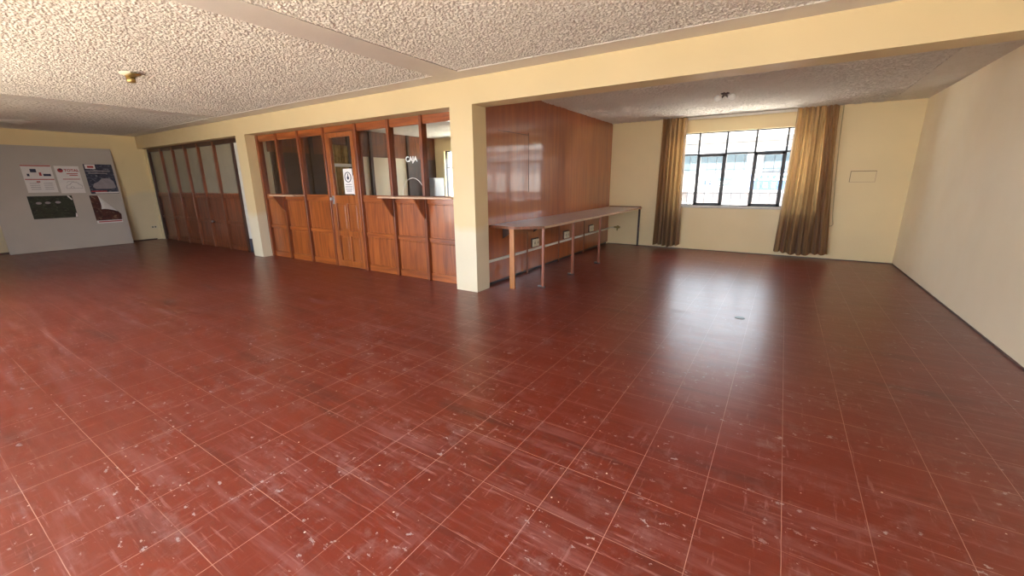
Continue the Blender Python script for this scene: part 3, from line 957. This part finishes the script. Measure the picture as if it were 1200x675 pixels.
p2 = sheet_root(2.7, 5.1, 'poster', 'white sheet with round emblem and car line drawing, upper middle')
rect(MB(), 2.06, 3.36, 4.12, 6.1).build('sheet', 'paper', p2)
e = MB()
slab(e, [(2.34 + 0.15 * math.cos(t_ * math.pi / 8), 5.78 + 0.15 * math.sin(t_ * math.pi / 8)) for t_ in range(16)], 0.018, 0.024)
e = e.build('emblem', 'red_ink', p2)
q = MB()
slab(q, [(2.34 + 0.13 * math.cos(t_), 5.78 + 0.13 * math.sin(t_)) for t_ in (0.2, 0.8, 1.4, 2.0)] + [(2.30, 5.80)], 0.025, 0.028)
q.build('emblem_swirl', 'navy_ink', e)


def board_text(name, body, size, y, h, mat, parent, sx=1.0):
    o = text(name, body, size, on_board(y, h, 0.02), (R90, 0, R90), mat, parent, 0.0008, 'LEFT', sx)
    o.rotation_mode = 'QUATERNION'
    mm = Matrix(((0, UX.x, UN.x), (1, UX.y, UN.y), (0, UX.z, UN.z)))
    o.rotation_quaternion = mm.to_quaternion()
    return o


board_text('lettering', 'TOTAL', 0.075, 2.53, 5.78, 'red_ink', p2)
marks('text_line', 'red_ink', p2, [(a_, c_, h_, h_ + 0.05) for h_, a_, c_ in ((5.52, 2.62, 3.22), (5.40, 2.75, 3.2), (5.12, 2.35, 3.25))])
car = [(2.4, 4.48), (2.45, 4.68), (2.62, 4.74), (2.78, 4.92), (3.02, 4.92), (3.14, 4.76), (3.26, 4.68), (3.28, 4.48), (2.4, 4.46)]
MB().tube([on_board(*p, 0.022) for p in car], 0.012, 5).tube([on_board(2.62, 4.5, 0.022), on_board(2.68, 4.6, 0.022), on_board(2.78, 4.6, 0.022), on_board(2.82, 4.48, 0.022)], 0.012, 5).tube([on_board(2.9, 4.96, 0.022), on_board(2.6, 4.98, 0.022), on_board(2.5, 4.9, 0.022)], 0.01, 5).build('car_drawing', 'grey_ink', p2)

p3 = sheet_root(4.46, 5.1, 'poster', 'dark navy vehicle poster with small white tab, upper right')
rect(MB(), 3.64, 5.29, 4.03, 6.27).build('sheet', 'print_navy', p3)
marks('white_tab', 'paper', p3, [(3.72, 4.30, 5.92, 6.25), (3.9, 5.28, 4.06, 4.16)])
marks('red_mark', 'red_ink', p3, [(3.85, 4.2, 6.0, 6.14), (3.68, 4.6, 4.18, 4.26)], 0.024)
marks('title_line', 'grey_ink', p3, [(3.75, 5.1, 5.72, 5.80), (3.8, 4.9, 5.56, 5.62)])
q = MB()
slab(q, [(3.85, 4.55), (3.95, 4.8), (4.25, 4.95), (4.5, 5.2), (4.95, 5.22), (5.15, 4.95), (5.2, 4.5), (4.9, 4.4), (4.0, 4.4)], 0.018, 0.02)
q.build('vehicle_picture', 'grey_ink', p3)

p4 = sheet_root(1.4, 3.1, 'poster', 'wide dark green glossy poster, lower left on the board')
rect(MB(), 0.28, 2.54, 2.34, 3.95).build('sheet', 'print_green', p4)
for yy in (0.75, 1.2, 1.72):
    slab(MB(), [(yy + 0.15 * math.cos(t_ * math.pi / 5), 3.45 + 0.09 * math.sin(t_ * math.pi / 5) + 0.03 * (yy - 0.75)) for t_ in range(10)], 0.018, 0.021).build('headlight_picture', 'grey_ink', p4)
slab(MB(), [(2.28, 3.92), (2.36, 3.94), (2.52, 3.66), (2.46, 3.62)], 0.018, 0.03).build('crease_highlight', 'paper', p4)  # white slabs paint the highlights on the poster's creased corners
slab(MB(), [(2.42, 2.36), (2.53, 2.36), (2.53, 2.62), (2.48, 2.66)], 0.018, 0.035).build('crease_highlight', 'paper', p4)

p5 = sheet_root(4.3, 2.8, 'poster', 'dark red poster with its upper corner peeled down, lower right')
slab(MB(), [(3.48, 1.98), (5.0, 1.98), (5.05, 2.40), (4.92, 2.60), (3.95, 3.90), (3.48, 3.91)], 0.012, 0.018).build('sheet', 'print_red', p5)
rect(MB(), 3.5, 5.02, 1.76, 1.98).build('white_margin', 'paper', p5)
q = MB(); rect(q, 3.6, 4.98, 1.84, 1.92, 0.018); q.build('red_line', 'red_ink', p5)
def flap(u, v):
    A, B_, C_ = Vector((3.95, 3.90, 0)), Vector((4.88, 2.64, 0)), Vector((3.90, 2.80, 0))
    e_ = A + (B_ - A) * u
    p_ = e_ + (C_ - e_) * v * min(1, 4 * u * (1 - u) + 0.0) * 0.95
    return on_board(p_.x, p_.y, 0.02 + 0.16 * math.sin(math.pi * min(1, v * 0.75)) * (4 * u * (1 - u)))
MB().grid(flap, 20, 10).build('peeled_corner', 'paper_back', p5, True, label='pale peeled corner showing the back')

wo = empty('wall_outlet', XL, 7.3, 1.0, 'small pale wall outlet low between the leaning board and partition', 'outlet')
MB().box(XL, XL + 0.05, 6.98, 7.42, 0.97, 1.20, 0.015).build('plate', 'cream_plastic', wo)
for ya in (7.06, 7.24): MB().box(XL + 0.05, XL + 0.055, ya, ya + 0.10, 1.04, 1.14).build('slot', 'black', wo)

# ------------------------------------------------------------------ ceiling fittings
cf = empty('lamp_holder', -16.85, -0.1, ZC, 'bare cream lamp holder with small bulb on the rough ceiling', 'lamp holder')
MB().lathe([(0.0, 0.05), (0.30, 0.05), (0.30, -0.06), (0.16, -0.12), (0.0, -0.12)], (-16.85, -0.1, ZC), 'z', 20).build('base', 'cream_plastic', cf, True)
MB().lathe([(0.13, -0.1), (0.13, -0.3), (0.10, -0.34), (0.0, -0.34)], (-16.85, -0.1, ZC), 'z', 16).build('socket', 'brass', cf, True)
MB().box(-16.9, -16.3, -0.25, 0.05, ZC - 0.16, ZC - 0.10, 0.02).build('arm', 'brass', cf)
c2 = empty('ceiling_rose', -36.9, 0.1, ZC, 'round shallow ceiling rose in the dark left corner', 'ceiling light')
MB().lathe([(0.0, 0.05), (0.9, 0.05), (0.9, -0.04), (0.75, -0.10), (0.3, -0.12), (0.25, -0.2), (0.0, -0.22)], (-36.9, 0.1, ZC), 'z', 28).build('rose', 'plaster', c2, True)
c3 = empty('twin_ceiling_spot', 0.57, 16.56, ZC, 'twin bulb ceiling fitting before the barred window', 'ceiling light')
MB().lathe([(0.0, 0.05), (0.2, 0.05), (0.2, -0.04), (0.1, -0.1), (0.0, -0.1)], (0.57, 16.56, ZC), 'z', 20).build('base', 'leg_dark', c3, True)
for d in (-1, 1):
    MB().tube([(0.57, 16.56, ZC - 0.08), (0.57 + d * 0.14, 16.56, ZC - 0.2)], 0.045).build('arm', 'leg_dark', c3, True)
    MB().lathe([(0.06, 0.0), (0.10, d * 0.07), (0.15, d * 0.18), (0.12, d * 0.28), (0.05, d * 0.33)], (0.57 + d * 0.13, 16.56, ZC - 0.21), 'x', 14).build('bulb', 'bulb', c3, True)
# small drain cover in the floor
tag(MB().lathe([(0.0, 0.0), (0.16, 0.0), (0.15, 0.012), (0.0, 0.014)], (2.72, 9.15, 0.0), "z", 20).rebase("floor_cap", "black", 2.72, 9.15, 0.0), 'small dark round cap in the red floor before the window', 'floor cap')
